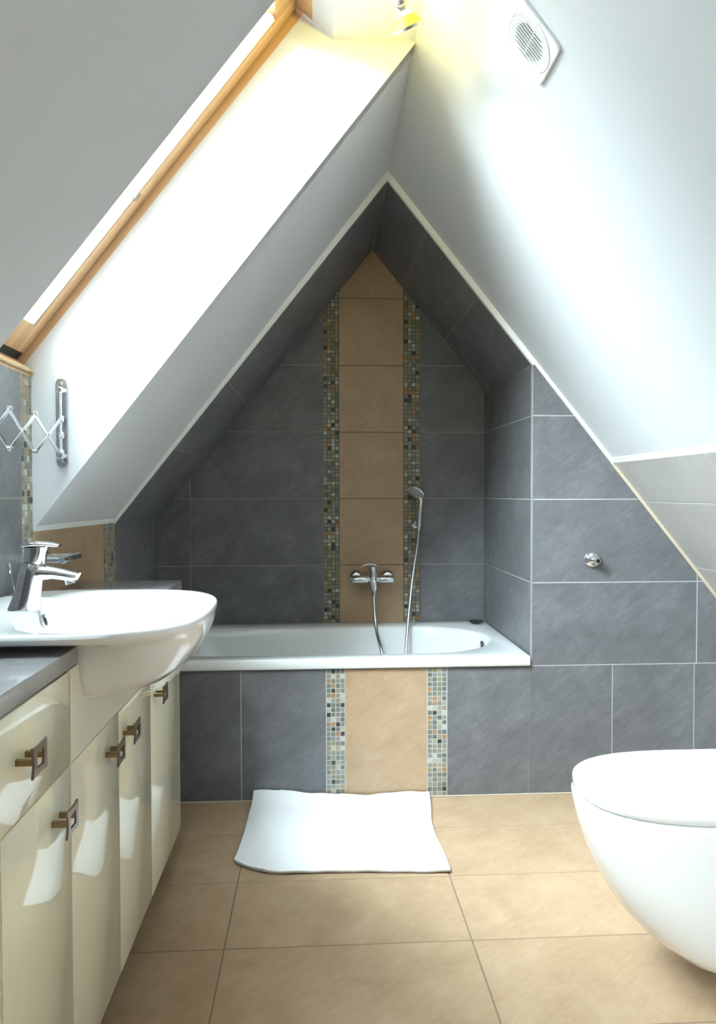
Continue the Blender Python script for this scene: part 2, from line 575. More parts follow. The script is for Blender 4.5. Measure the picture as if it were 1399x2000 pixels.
# wall at the tub front: panel under the bathtub and the slate wall right of the alcove
ff = Frame((0, YF, 0), (1, 0, 0), (0, 0, 1))
rf = [(.771, Z0), (XK, Z0), (XK, 2.204 - TRO * (XK - RX)), (.771, 2.204 - TRO * (.771 - RX))]
bm = bmesh.new()
slab(bm, ff, [(XL, 0), (.7645, 0), (.7645, Z0), (XL, Z0)], .0012, .03)
slab(bm, ff, [(.7715, 0), (XK + .06, 0), (XK + .06, .712), (XK, .735), (.7715, 1.57)], .0012, .08)
wfront = tag(from_bm('wall_front', bm, MAT['grout_l']), 'slate tiled bathtub panel and wall beside the alcove', kind='structure')
grid(wfront, ff, [XL, -.5705, -.2705, .0298], [.003, Z0], MAT['slate'])
grid(wfront, ff, [.0966, .3916], [.003, Z0], MAT['beige'])
grid(wfront, ff, [.4627, .7645, 1.068, 1.3735, XK], [.003, Z0], MAT['slate'])
for u0, u1 in ((.0288, .0978), (.3904, .4637)):
    bm = bmesh.new(); prism(bm, [ff.p(u0, .002, -.0018), ff.p(u1, .002, -.0018), ff.p(u1, Z0, -.0018), ff.p(u0, Z0, -.0018)], -ff.n * .004)
    from_bm('mosaic_bed', bm, MAT['grout_m'], wfront)
mosaic(wfront, ff, .0305, .0962, .003, Z0 - .001, 4, single=True, pitch=.0172)
mosaic(wfront, ff, .3920, .4620, .003, Z0 - .001, 4, single=True, pitch=.0172)
grid(wfront, ff, [.771, 1.3817, XK], [Z0 + T * k for k in range(0, 5)], MAT['slate'], rf, gap=.0042)

# right cheek of the alcove
pF, pB = Vector((.7708, YF, 0)), Vector((.7618, YB, 0))
fa = Frame(pB, pF - pB, (0, 0, 1))
LA = (pF - pB).length
ra = [(0, .3), (LA, .3), (LA, 1.549), (0, 1.553)]
bm = bmesh.new(); slab(bm, fa, [(0, .05), (LA - .004, .05), (LA - .004, 1.552), (0, 1.56)], .0012, .05)
walc = tag(from_bm('wall_right', bm, MAT['grout_l']), 'slate tiled cheek at the right end of the bathtub', kind='structure')
grid(walc, fa, [0, LA - .628, LA], [0, 0], MAT['slate'])
grid(walc, fa, [0, .088, LA], rr, MAT['slate'], ra)

# left wall
fw = Frame((XL, 0, 0), (0, 1, 0), (0, 0, 1))
bm = bmesh.new()
slab(bm, fw, [(Y0 - .05, 0), (YN, 0), (YN, 1.004), (Y0 - .05, 1.004)], .0012)
slab(bm, fw, [(WINDOWS[1][0], 1.0), (WINDOWS[1][1], 1.0), (WINDOWS[1][1], 1.386), (WINDOWS[1][0], 1.386)], .0012)
slab(bm, fw, [(YN, 0), (YC, 0), (YC, 1.386), (YN, 1.386)], .0012)
slab(bm, fw, [(YC, 0), (YB + .05, 0), (YB + .05, 1.004), (YC, 1.004)], .0012)
wleft = tag(from_bm('wall_left', bm, MAT['grout_d']), 'low left wall with slate, beige and mosaic tiles above the vanity', kind='structure')
grid(wleft, fw, [Y0, -.62, -.02, .58, 1.18, 1.779], [.18, .48, .78, 1.00], MAT['slate'])
for o in [o for o in wleft.children if o.location.y > 1.2 and o.location.z > .8]:
    bpy.data.objects.remove(o)
grid(wleft, fw, [YN, 1.18, 1.779], [.78, 1.08, 1.385], MAT['slate'])
mosaic(wleft, fw, 1.780, 1.8445, .83, 1.385, 4, single=True, pitch=.0168)
grid(wleft, fw, [YC, 2.440], [.40, .70, .999], MAT['beige'])
mosaic(wleft, fw, 2.442, 2.5695, .70, .999, 7, pitch=.0175)
grid(wleft, fw, [2.5705, 3.199, YB], [Z0, Z0 + T, .992], MAT['slate'])

# tiled vault of the alcove
def slope_frame(side, rz, tt):
    if side == 'l': return Frame((RX, 0, rz), (0, 1, 0), (1, 0, tt))
    return Frame((RX, 0, rz), (0, -1, 0), (-1, 0, tt))
vl = slope_frame('l', RZI, TLI); vr = slope_frame('r', RZI, TRI)
def dl(x): return (x - RX) * math.hypot(1, TLI)
def dr(x): return -(x - RX) * math.hypot(1, TRI)
bm = bmesh.new()
slab(bm, vl, [(YF + .004, dl(XL)), (YB, dl(XL)), (YB, .0), (YF + .004, .0)], .0012, .012)
slab(bm, vr, [(-YB, dr(.775)), (-YF - .004, dr(.775)), (-YF - .004, .0), (-YB, .0)], .0012, .012)
vault = tag(from_bm('ceiling_alcove', bm, MAT['grout_d']), 'dark slate tiled sloping vault over the bathtub', kind='structure')
grid(vault, vl, [YF, 3.199, YB], [dl(x) for x in (XL, -.4972, -.3101, -.1382, .0341)] + [-.004], MAT['slate'])
grid(vault, vr, [-YB, -3.199, -YF], [dr(x) for x in (.767, .5762, .3897)] + [-.004], MAT['slate'])

# white painted ceiling: slopes, niche cheeks, head lining, soffit
cl = slope_frame('l', RZO, TLO); cr_ = slope_frame('r', RZO, TRO)
def ol(x): return (x - RX) * math.hypot(1, TLO)
def orr(x): return -(x - RX) * math.hypot(1, TRO)
bm = bmesh.new()
slab(bm, cl, [(YC + .0006, ol(XL - .06)), (YB + .05, ol(XL - .06)), (YB + .05, .0), (YC + .0006, .0)], 0, .02)
for a_, b_ in ((Y0 - .05, WINDOWS[1][0] - .0006), (WINDOWS[1][1] + .0006, YN - .0006)):
    slab(bm, cl, [(a_, ol(XL - .06)), (b_, ol(XL - .06)), (b_, .0), (a_, .0)], 0, .04)
slab(bm, cr_, [(-YB - .05, orr(XT)), (-Y0 + .05, orr(XT)), (-Y0 + .05, .02), (-YB - .05, .02)], 0, .04)
hd = wp(-.1105, 0, .2410)
ck = [(XL - .05, zl(XL)), (XL, zl(XL)), (RX, RZO), (RX + .02, ZS + .03), (.043, ZS + .03), (hd.x - .02, hd.z + .02), (XL - .02, 1.405), (XL - .05, 1.39)]
for a_, b_ in WINDOWS:
    prism(bm, [Vector((x, b_, z)) for x, z in ck], Vector((0, .04, 0)))
    prism(bm, [Vector((x, a_, z)) for x, z in ck], Vector((0, -.04, 0)))
    prism(bm, [Vector((.043, a_, ZS)), Vector((.043, b_, ZS)), Vector((hd.x, b_, hd.z)), Vector((hd.x, a_, hd.z))], SL * .05)
    prism(bm, [Vector((.043, a_, ZS)), Vector((.043, b_, ZS)), Vector((RX + .02, b_, ZS)), Vector((RX + .02, a_, ZS))], Vector((0, 0, .05)))
ceil = tag(from_bm('ceiling', bm, MAT['paint']), 'white painted sloping attic ceiling with a deep roof window niche', kind='structure')

# cream tiles on the lower right slope
cs = slope_frame('r', 2.213, TRO)
bm = bmesh.new()
slab(bm, cs, [(-YF - .05, orr(XK + .06)), (-Y0 + .05, orr(XK + .06)), (-Y0 + .05, orr(XT - .01)), (-YF - .05, orr(XT - .01))], .003, .05)
wslope = tag(from_bm('wall_slope', bm, MAT['trim']), 'cream tiled lower part of the right slope', kind='structure')
grid(wslope, cs, [-YF + .004, -1.9616, -1.36, -.76, -.16, .44, -Y0], [orr(XK), orr(1.3714), orr(1.1805), orr(1.0658)], MAT['cream'], gap=.004)

# right knee wall, boxed cistern, rear wall with a door
bm = bmesh.new(); bx(bm, XK, XK + .05, Y0, YF + .05, 0, .74)
tag(from_bm('wall_knee', bm, MAT['cream']), 'low cream wall under the right slope', kind='structure')
bm = bmesh.new(); bx(bm, 1.105, XK, 1.14, 1.925, 0, .70, .002)
tag(from_bm('wall_cistern', bm, MAT['cream']), 'boxed in cistern wall carrying the toilet', kind='structure')
bm = bmesh.new(); prism(bm, [Vector(p) for p in ((XL - .05, Y0, 0), (XK + .05, Y0, 0), (XK + .05, Y0, .74), (RX, Y0, RZO + .05), (XL - .05, Y0, 1.0))], Vector((0, -.05, 0)))
tag(from_bm('wall_rear', bm, plain('rear_wall_paint', (.30, .28, .26), .6)), 'gable wall behind the photographer', kind='structure')

# white edging where paint meets tiles
bm = bmesh.new()
y0 = Vector((0, .016, 0))
yy = YF - .008
prism(bm, [Vector((XL, yy, zl(XL) + .001)), Vector((RX, yy, RZO + .001)), Vector((RX, yy, RZI - .001)), Vector((XL, yy, RZI + TLI * (XL - RX) - .001))], y0)
xe = XT
prism(bm, [Vector((RX, yy, RZO + .001)), Vector((xe, yy, zr(xe) + .001)), Vector((xe, yy, 2.204 - TRO * (xe - RX) - .001)), Vector((.775, yy, 2.206 - TRO * (.775 - RX) - .006)), Vector((.769, yy, RZI - TRI * (.769 - RX))), Vector((RX, yy, RZI - .001))], y0)
tag(from_bm('trim_1', bm, MAT['trim']), 'thin white edging along the gable opening of the alcove', kind='structure')
bm = bmesh.new()
prism(bm, [Vector((XL, YC + .002, .996)), Vector((XL + .006, YC + .002, 1.006)), Vector((XL + .006, YC + .002, 1.012)), Vector((XL, YC + .002, 1.004))], Vector((0, YF - YC - .002, -.006)))
tag(from_bm('trim_2', bm, MAT['trim']), 'white sealant line between left wall tiles and sloping ceiling', kind='structure')
bm = bmesh.new()
prism(bm, [Vector((XT, YF - .004, 2.214 - TRO * (XT - RX))), Vector((XK, YF - .004, 2.214 - TRO * (XK - RX))), Vector((XK, YF - .004, 2.198 - TRO * (XK - RX))), Vector((XT, YF - .004, 2.198 - TRO * (XT - RX)))], Vector((0, .008, 0)))
tag(from_bm('trim_3', bm, plain('cream_edging', (.62, .52, .40), .5)), 'cream edging between slate wall and cream slope', kind='structure')
# corner profile at the right edge of the alcove
box('trim_4', (.7672, .7722, YF - .0008, YF + .012, Z0, 1.549), plain('corner_profile', (.30, .30, .30), .5), None, .0005, 1)
tag(bpy.data.objects['trim_4'], 'pale corner profile at the right edge of the alcove', kind='structure')
# floor sealant line
bm = bmesh.new(); bx(bm, XL, XK, YF - .005, YF, 0, .005, .001, 1)
tag(from_bm('baseboard_front', bm, plain('sealant', (.55, .47, .37), .5)), 'thin pale sealant line where tub panel meets floor', kind='structure')

# roof window
def wbox(name, s0, s1, y0, y1, d0, d1, mat, bev=.002):
    bm = bmesh.new()
    bx(bm, s0, s1, y0, y1, d0, d1, bev)
    for v in bm.verts:
        v.co = wp(v.co.x, v.co.y, v.co.z)
    o = from_bm(name, bm, mat, None, 40)
    under(o, win)
    return o


GOLD = plain('golden_lacquer', (.62, .42, .22), .25)
for wi, (YN_, YC_) in enumerate(WINDOWS):
    win = bpy.data.objects.new('window_%d' % (wi + 1), None); COL.objects.link(win)
    win.location = wp(-.67, YC_, .30)
    tag(win, ('pine framed roof window in the left slope above the washbasin', 'unseen roof window added beside the photographer for light on the front wall')[wi], kind='structure')
    wbox('jamb', -1.24, -.10, YC_ + .003, YC_ + .06, .240, .42, MAT['wood'])
    wbox('jamb', -1.24, -.10, YN_ - .06, YN_ - .003, .240, .42, MAT['wood'])
    wbox('head', -.1105, -.05, YN_ - .06, YC_ + .06, .240, .42, MAT['wood'])
    wbox('sill', -1.29, -1.226, YN_ - .06, YC_ + .06, .240, .42, MAT['wood'])
    wbox('sill_lip', -1.240, -1.221, YN_ + .003, YC_ - .004, .2400, .262, GOLD, bev=.006)
    for y0_, y1_ in ((YC_ - .046, YC_ - .003), (YN_ + .003, YN_ + .046)):
        wbox('sash_stile', -1.205, -.115, y0_, y1_, .2885, .365, MAT['wood'])
    wbox('sash_top', -.19, -.115, YN_ + .046, YC_ - .046, .2885, .365, MAT['wood'])
    wbox('sash_bottom', -1.205, -1.13, YN_ + .046, YC_ - .046, .2885, .365, MAT['wood'])
    wbox('sash_gap_shade', -1.226, -1.205, YN_ + .003, YC_ - .003, .292, .365, MAT['dark'], bev=0)  # dark strip stands in for the shaded gap between sash and sill
    for y0_, y1_ in ((YC_ - .068, YC_ - .047), (YN_ + .047, YN_ + .068)):
        wbox('blind_rail', -1.185, -.195, y0_, y1_, .2905, .309, MAT['rail'], bev=.003)
        wbox('rail_clip', -.745, -.725, y0_ - .002, y1_ + .004, .286, .300, MAT['steel'], bev=.001)
    wbox('pane', -1.13, -.19, YN_ + .046, YC_ - .046, .330, .336, MAT['glass'], bev=0)

# ------------------------------------------------------------------ VANITY
XV = -.408


def front(name, y0, y1, z0, z1, parent):
    bm = bmesh.new(); bx(bm, XV - .018, XV, y0 + .0014, y1 - .0014, z0 + .0015, z1 - .0015, .0016)
    return under(from_bm(name, bm, MAT['cream_gloss'], None, 40), parent)


def knob(y, z, parent, root):
    """square ring pull on two short bars"""
    W, H, n = .0255, .0215, 6
    out = []
    cs_ = [(-W, -H), (W, -H), (W, H), (-W, H)]
    for i in range(4):
        a, b = Vector(cs_[i]), Vector(cs_[(i + 1) % 4])
        nrm = Vector((-(b - a).y, (b - a).x)).normalized()
        for k in range(n):
            t = k / n
            out.append(a.lerp(b, t) + nrm * (.0024 * math.sin(math.pi * t)))
    inn = []
    w, h = .0125, .0105
    cs_ = [(-w, -h), (w, -h), (w, h), (-w, h)]
    for i in range(4):
        a, b = Vector(cs_[i]), Vector(cs_[(i + 1) % 4])
        for k in range(n):
            inn.append(a.lerp(b, k / n))
    bm = bmesh.new()
    def X(p): return XV + .027 - 1.8 * p.y * p.y
    loops = [[(X(p) - .0035, y + p.x, z + p.y) for p in out], [(X(p), y + p.x, z + p.y) for p in out],
             [(X(p), y + p.x, z + p.y) for p in inn], [(X(p) - .0035, y + p.x, z + p.y) for p in inn], [(X(p) - .0035, y + p.x, z + p.y) for p in out]]
    loft(bm, loops, False, False)
    bmesh.ops.remove_doubles(bm, verts=bm.verts, dist=1e-6)
    h_ = under(from_bm('handle', bm, MAT['bronze'], None), root)
    h_.parent = parent
    h_.matrix_parent_inverse = parent.matrix_parent_inverse if False else Matrix.Identity(4)
    for s in (-1, 1):
        bx_bm = bmesh.new()
        bx(bx_bm, XV - .001, XV + .0245, y + s * .0165 - .0035, y + s * .0165 + .0035, z - .0045, z + .0045, .0008, 1)
        b = from_bm('handle_bar', bx_bm, MAT['brass'], None)
        b.parent = parent
    return h_


def unit(name, y0, y1, label, fronts, ztop=.80):
    u = thing(name, (-.55, (y0 + y1) / 2, 0), label, 'cabinet', 'cream vanity cabinets')
    under(box('carcass', (XL + .004, XV - .0195, y0 + .0005, y1 - .0005, .0955, ztop), plain('cream_board', (.60, .57, .45), .5), None, .001, 1), u)
    under(box('plinth', (XL + .004, -.47, y0, y1, 0.0005, .0955), MAT['dark'], None, 0), u)
    for nm, a, b, c_, d, k in fronts:
        f = front(nm, a, b, c_, d, u)
        if k:
            # handle meshes are built in world space: counter the front's inherited offset
            h_ = knob(k[0], k[1], f, u)
            for ch in f.children:
                ch.matrix_parent_inverse = Matrix.Identity(4)
    return u


ZG = .6425
unit('vanity_cabinet', .818, 1.216, 'glossy cream vanity cabinet with top drawer, nearest the camera', [
    ('drawer_front', .818, 1.216, ZG, .7985, (1.017, .725)),
    ('door', .818, .949, .0965, ZG, None), ('door', .949, 1.216, .0965, ZG, (1.147, .581))])
unit('vanity_cabinet', 1.216, 1.792, 'glossy cream two door vanity cabinet under the washbasin', [
    ('front_panel', 1.216, 1.792, ZG, .7985, None),
    ('door', 1.216, 1.506, .0965, ZG, (1.4315, .586)), ('door', 1.506, 1.792, .0965, ZG, (1.558, .587))], .665)
unit('vanity_cabinet', 1.792, 2.168, 'glossy cream vanity cabinet with one door, nearest the bathtub', [
    ('front_panel', 1.792, 2.168, ZG, .7985, None), ('door', 1.792, 2.168, .0965, ZG, (1.846, .588))])
pn = [o for o in bpy.data.objects if o.name.startswith('front_panel') and abs(o.parent.location.y - 1.504) < .01][0]
nb_ = [(.7985, .2068), (.765, .1965), (.738, .180), (.7235, .148), (.7180, .07)]     # half width of the cut-out for the bowl
bm = bmesh.new()
off = Vector((-.018, 0, 0))
for (za, ha), (zb, hb) in zip(nb_, nb_[1:]):
    prism(bm, [Vector((XV, y, z)) for y, z in ((1.2174, za), (1.2174, zb), (1.467 - hb, zb), (1.467 - ha, za))], off)
    prism(bm, [Vector((XV, y, z)) for y, z in ((1.7906, za), (1.7906, zb), (1.467 + hb, zb), (1.467 + ha, za))], off)
prism(bm, [Vector((XV, y, z)) for y, z in ((1.2174, .718), (1.2174, .644), (1.7906, .644), (1.7906, .718))], off)
bmesh.ops.recalc_face_normals(bm, faces=bm.faces)
me = bpy.data.meshes.new('front_panel'); bm.to_mesh(me); bm.free(); me.materials.append(MAT['cream_gloss']); pn.data = me
for nm, a, b, lab in (('worktop', .60, 1.257, 'dark grey worktop on the near cabinet, before the washbasin'), ('worktop', 1.70, 2.212, 'dark grey worktop behind the washbasin, towards the bathtub')):
    bm = bmesh.new(); bx(bm, XL + .001, -.4075, a, b, .8005, .83, .0015)
    tag(from_bm(nm, bm, MAT['worktop'], None, 40), lab, 'worktop', 'dark vanity worktops')

# ------------------------------------------------------------------ WASHBASIN
def sgn(v): return -1. if v < 0 else 1.


def sup(cx, cy, ax, axb, b, n, nb, z, NP=72):
    out = []
    for k in range(NP):
        t = 2 * math.pi * k / NP
        c_, s_ = math.cos(t), math.sin(t)
        e = n if c_ >= 0 else nb
        a = ax if c_ >= 0 else axb
        out.append((cx + a * sgn(c_) * abs(c_) ** (2 / e), cy + b * sgn(s_) * abs(s_) ** (2 / e), z))
    return out


basin = thing('washbasin', (-.45, 1.467, .80), 'white ceramic semi-recessed washbasin bulging from the vanity', 'washbasin')
bm = bmesh.new()
LV = [(.716, .03, .05), (.7175, .10, .12), (.723, .16, .160), (.738, .213, .185), (.765, .249, .198), (.80, .273, .205), (.820, .283, .2065), (.8305, .286, .211), (.835, .2872, .232), (.840, .2885, .262), (.847, .290, .284), (.856, .2905, .293), (.861, .2885, .291), (.8625, .284, .287)]
WIDE = [(.70, .10), (.7175, .125), (.738, .19), (.765, .216), (.80, .236), (.8305, .260), (.847, .286), (.87, .294)]


def wide(z):
    for (a, p), (b, q) in zip(WIDE, WIDE[1:]):
        if a <= z <= b: return p + (q - p) * (z - a) / (b - a)


def body_loop(z, a, b):
    # narrow where it drops between the worktops, full where it bulges out in front of the doors
    l = sup(-.50, 1.467, a, .20 if z >= .80 else min(.20, a * .7 + .02), b, 3.0, 4.0 if z > .80 else 4, z)
    out = []
    for x, y, zz in l:
        t = min(1, max(0, (x + .405) / .10)); t = t * t * (3 - 2 * t)
        f = 1 + (max(wide(z) / b, 1) - 1) * t if b > .15 else 1
        out.append((x, 1.467 + (y - 1.467) * f, zz))
    return out


loops = [body_loop(z, a, b) for z, a, b in LV]
IN = [(.8625, 1.0, 1.), (.860, .968, .968), (.851, .945, .885), (.840, .92, .775), (.822, .885, .71), (.795, .80, .635), (.776, .66, .52), (.767, .46, .36), (.764, .12, .10)]
for z, f, g in IN:
    loops.append(sup(-.395, 1.467, .160 * f, .160 * f, .268 * g, 2.7, 2.7, z))
loft(bm, loops)
under(from_bm('bowl', bm, MAT['ceramic'], None, 60), basin)
bm = bmesh.new(); lathe(bm, (-.5405, 1.462, .838), (1, 0, .25), [(.0, .0125), (.004, .0125), (.005, .010), (.0035, .008)], 20)
under(from_bm('overflow_ring', bm, MAT['steel'], None, 40), basin)
bm = bmesh.new(); lathe(bm, (-.5372, 1.462, .8388), (1, 0, .25), [(0, .0085), (.0008, .0085)], 18)
under(from_bm('overflow_shade_disc', bm, MAT['dark'], None), basin)  # dark disc painted in as the shade inside the overflow hole
bm = bmesh.new(); lathe(bm, (-.395, 1.467, .763), (0, 0, 1), [(0, .032), (.004, .032), (.006, .028), (.006, 0)], 28)
under(from_bm('waste', bm, MAT['chrome'], None, 40), basin)

# ------------------------------------------------------------------ BASIN TAP
tap = thing('basin_tap', (-.575, 1.46, .862), 'chrome single lever tap on the washbasin', 'tap')
ty = 1.46


def oval(cx, cz, rx, ry, tilt=0., NP=24, e=2.6):
    out = []
    for k in range(NP):
        t = 2 * math.pi * k / NP
        c_, s_ = math.cos(t), math.sin(t)
        dx = rx * sgn(c_) * abs(c_) ** (2 / e)
        dy = ry * sgn(s_) * abs(s_) ** (2 / e)
        out.append((cx + dx * math.cos(tilt), ty + dy, cz + dx * math.sin(tilt)))
    return out


bm = bmesh.new()
loft(bm, [oval(-.576, .862, .0295, .025), oval(-.5755, .866, .0290, .0248), oval(-.571, .885, .0255, .023), oval(-.5655, .910, .023, .022), oval(-.561, .932, .0225, .0215, -.1), oval(-.557, .948, .023, .021, -.2), oval(-.556, .9535, .0215, .0195, -.22)])
under(from_bm('body', bm, MAT['chrome'], None, 50), tap)
bm = bmesh.new()
def sect(x, z, w, h, ang, NP=20):
    out = []
    for k in range(NP):
        t = 2 * math.pi * k / NP
        c_, s_ = math.cos(t), math.sin(t)
        a = h * sgn(c_) * abs(c_) ** (2 / 3.2); b = w * sgn(s_) * abs(s_) ** (2 / 3.2)
        out.append((x - a * math.sin(ang), ty + b, z + a * math.cos(ang)))
    return out
loft(bm, [sect(-.572, .931, .0200, .0215, .05), sect(-.553, .933, .0195, .0185, -.08), sect(-.538, .9345, .0185, .0145, -.16), sect(-.515, .9335, .0178, .0110, -.20), sect(-.495, .9295, .0168, .0102, -.24), sect(-.478, .9255, .0158, .0098, -.42), sect(-.4725, .9255, .0148, .0088, -.5)])
under(from_bm('spout', bm, MAT['chrome'], None, 50), tap)
bm = bmesh.new(); lathe(bm, (-.487, ty, .921), (.25, 0, -1), [(0, .0105), (.009, .0105), (.009, .008), (.006, .0075)], 20)
under(from_bm('aerator', bm, MAT['steel'], None, 40), tap)
bm = bmesh.new()
loft(bm, [oval(-.5555, .9545, .0195, .018, -.2), oval(-.554, .962, .0205, .0188, -.15), oval(-.552, .975, .0205, .019, -.08), oval(-.551, .985, .0235, .0195, 0)])
under(from_bm('cartridge_head', bm, MAT['chrome'], None, 50), tap)
bm = bmesh.new()
loft(bm, [sect(-.578, .9895, .012, .0035, .0), sect(-.572, .990, .0185, .0055, .0), sect(-.55, .991, .0195, .0055, .02), sect(-.53, .9908, .018, .0045, -.04), sect(-.512, .9885, .015, .0035, -.1), sect(-.505, .9878, .011, .002, -.1)])
under(from_bm('lever', bm, MAT['chrome'], None, 50), tap)
bm = bmesh.new(); tube(bm, [(-.590, ty, .870), (-.5985, ty, .922), (-.6015, ty, .940)], .0018, 10); tube(bm, [(-.6010, ty, .934), (-.6016, ty, .937), (-.6030, ty, .951), (-.6034, ty, .954)], [.002, .0034, .0034, .002], 12)
under(from_bm('pop_up_rod', bm, MAT['chrome'], None, 50), tap)

# ------------------------------------------------------------------ TOWEL RAIL on the left wall
tr_ = thing('towel_rail', (XL, 1.865, .93), 'small chrome towel bar on the beige wall tiles behind the tap', 'towel rail')
bm = bmesh.new(); tube(bm, [(-.62, 1.800, .9275), (-.62, 1.803, .9275), (-.62, 1.922, .9295), (-.62, 1.925, .9295)], [.0075, .009, .009, .0075], 18)
under(from_bm('bar', bm, MAT['chrome'], None, 50), tr_)
for y in (1.8165, 1.912):
    bm = bmesh.new(); tube(bm, [(XL + .001, y, .928), (-.62, y, .928)], .0085, 16)
    under(from_bm('arm', bm, MAT['chrome'], None, 50), tr_)
    bm = bmesh.new(); lathe(bm, (XL + .0002, y, .928), (1, 0, 0), [(0, .018), (.006, .018), (.009, .014)], 24)
    under(from_bm('wall_flange', bm, MAT['chrome'], None, 50), tr_)

# ------------------------------------------------------------------ EXTENDING MIRROR
em = thing('extending_mirror', (-.629, YC, 1.265), 'extending mirror arm of crossed steel bars on a wall plate', 'mirror')
bm = bmesh.new()
pl = []
for k in range(13):
    a = math.pi * k / 12
    pl.append((-.629 + .0135 * math.cos(a), 1.3605 + .0135 * math.sin(a)))
for k in range(13):
    a = math.pi + math.pi * k / 12
    pl.append((-.6285 + .0135 * math.cos(a), 1.170 + .0135 * math.sin(a)))
prism(bm, [Vector((x, YC - .0005, z)) for x, z in pl], Vector((0, -.007, 0)))
under(from_bm('wall_plate', bm, MAT['steel'], None), em)
for z in (1.3605, 1.1715):
    bm = bmesh.new(); lathe(bm, (-.629, YC - .0075, z), (0, -1, 0), [(0, .0045), (.002, .004), (.003, 0)], 14)
    under(from_bm('screw', bm, MAT['chrome'], None, 50), em)
RXm, RYm = -.624, YC - .030
bm = bmesh.new(); tube(bm, [(RXm, RYm, 1.178), (RXm, RYm, 1.345)], .0042, 14)
under(from_bm('guide_rod', bm, MAT['chrome'], None, 50), em)
for z in (1.182, 1.342):
    bm = bmesh.new(); lathe(bm, (RXm, YC - .007, z), (0, -1, 0), [(0, .008), (.016, .0075), (.026, .0085), (.030, .006), (.030, 0)], 18)
    under(from_bm('rod_holder', bm, MAT['chrome'], None, 50), em)
nodes = [(-.622, 1.808), (-.643, 1.705), (-.657, 1.600), (-.670, 1.497)]
ZT, ZB = 1.272, 1.187
side = Vector((1, -.15, 0)).normalized()
for i in range(3):
    (xa, ya), (xb, yb) = nodes[i], nodes[i + 1]
    for s, (za, zb) in ((.0022, (ZT, ZB)), (-.0022, (ZB, ZT))):
        a = Vector((xa, ya, za)) + side * s; b = Vector((xb, yb, zb)) + side * s
        d = (b - a).normalized(); w = d.cross(side).normalized()
        a -= d * .005; b += d * .005
        bm = bmesh.new()
        prism(bm, [a + w * .0046 + side * .0011, b + w * .0046 + side * .0011, b - w * .0046 + side * .0011, a - w * .0046 + side * .0011], side * -.0022)
        bmesh.ops.bevel(bm, geom=list(bm.edges), offset=.0005, segments=1, affect='EDGES')
        under(from_bm('scissor_bar', bm, MAT['steel'], None), em)
    mid = (Vector((xa, ya, (ZT + ZB) / 2)) + Vector((xb, yb, (ZT + ZB) / 2))) / 2
    for p_ in ([mid] + [Vector((xb, yb, ZT)), Vector((xb, yb, ZB))]):
        bm = bmesh.new(); lathe(bm, p_ - side * .0055, side, [(0, 0), (.0005, .0045), (.0105, .0045), (.012, 0)], 14)
        under(from_bm('pin', bm, MAT['chrome'], None, 50), em)
for z in (ZT, 1.232, ZB + .002):
    bm = bmesh.new(); bx(bm, RXm - .0075, RXm + .0075, RYm - .0075, RYm + .0075, z - .008, z + .008, .002)
    under(from_bm('slider', bm, MAT['chrome'], None, 40), em)
bm = bmesh.new()
tube(bm, [(-.670, 1.497, ZB), (-.670, 1.497, ZT)], .004, 12)
tube(bm, [(-.670, 1.497, 1.23), (-.673, 1.445, 1.23)], .004, 12)
under(from_bm('mirror_post', bm, MAT['chrome'], None, 50), em)
bm = bmesh.new(); lathe(bm, (-.678, 1.36, 1.23), (1, 0, 0), [(0, .075), (.002, .083), (.010, .083), (.012, .079)], 40)
under(from_bm('mirror_rim', bm, MAT['chrome'], None, 50), em)
bm = bmesh.new(); lathe(bm, (-.666, 1.36, 1.23), (1, 0, 0), [(0, .078), (.001, .078)], 40)
under(from_bm('mirror_glass', bm, MAT['mirror'], None, 50), em)

# ------------------------------------------------------------------ BATHTUB
tub = thing('bathtub', (.03, 2.92, 0), 'white built-in bathtub in the tiled alcove', 'bathtub')


def rrect(x0, x1, y0, y1, r0, r1, z, n=10, zr_=None):
    """rounded rectangle: r0 = corner radius at the left end, r1 at the right end (pairs rx, ry)"""
    out = []
    for cx, cy, (rx, ry), a0 in ((x1 - r1[0], y1 - r1[1], r1, 0), (x0 + r0[0], y1 - r0[1], r0, 90), (x0 + r0[0], y0 + r0[1], r0, 180), (x1 - r1[0], y0 + r1[1], r1, 270)):
        for k in range(n + 1):
            a = math.radians(a0 + 90 * k / n)
            out.append((cx + rx * math.cos(a), cy + ry * math.sin(a), z))
    return out


x0, x1, ya, yb = XL + .002, .7625, YF - .0145, YB - .003
o_ = (.004, .004); 
TZ = .507
lp = [rrect(x0 + .004, x1 - .004, ya + .004, yb - .004, o_, o_, .4705),
      rrect(x0, x1, ya, yb, o_, o_, .4735),
      rrect(x0, x1, ya, yb, (.006, .006), (.006, .006), TZ - .006),
      rrect(x0 + .002, x1 - .002, ya + .002, yb - .002, (.008, .008), (.008, .008), TZ - .001),
      rrect(x0 + .006, x1 - .006, ya + .006, yb - .006, (.01, .01), (.01, .01), TZ),
      rrect(-.605, .700, 2.632, 3.190, (.13, .13), (.30, .27), TZ - .002),
      rrect(-.598, .693, 2.639, 3.183, (.13, .13), (.30, .265), TZ - .005),
      rrect(-.590, .687, 2.645, 3.177, (.13, .13), (.295, .26), TZ - .014),
      rrect(-.575, .680, 2.652, 3.170, (.13, .13), (.29, .255), TZ - .05),
      rrect(-.49, .655, 2.672, 3.150, (.13, .13), (.27, .235), .32),
      rrect(-.40, .625, 2.69, 3.132, (.13, .13), (.24, .215), .18),
      rrect(-.36, .60, 2.71, 3.112, (.13, .13), (.22, .20), .135),
      rrect(-.30, .56, 2.75, 3.07, (.12, .12), (.18, .16), .115),
      rrect(-.2, .45, 2.85, 2.97, (.05, .05), (.05, .05), .110)]
bm = bmesh.new(); loft(bm, lp, False, True)
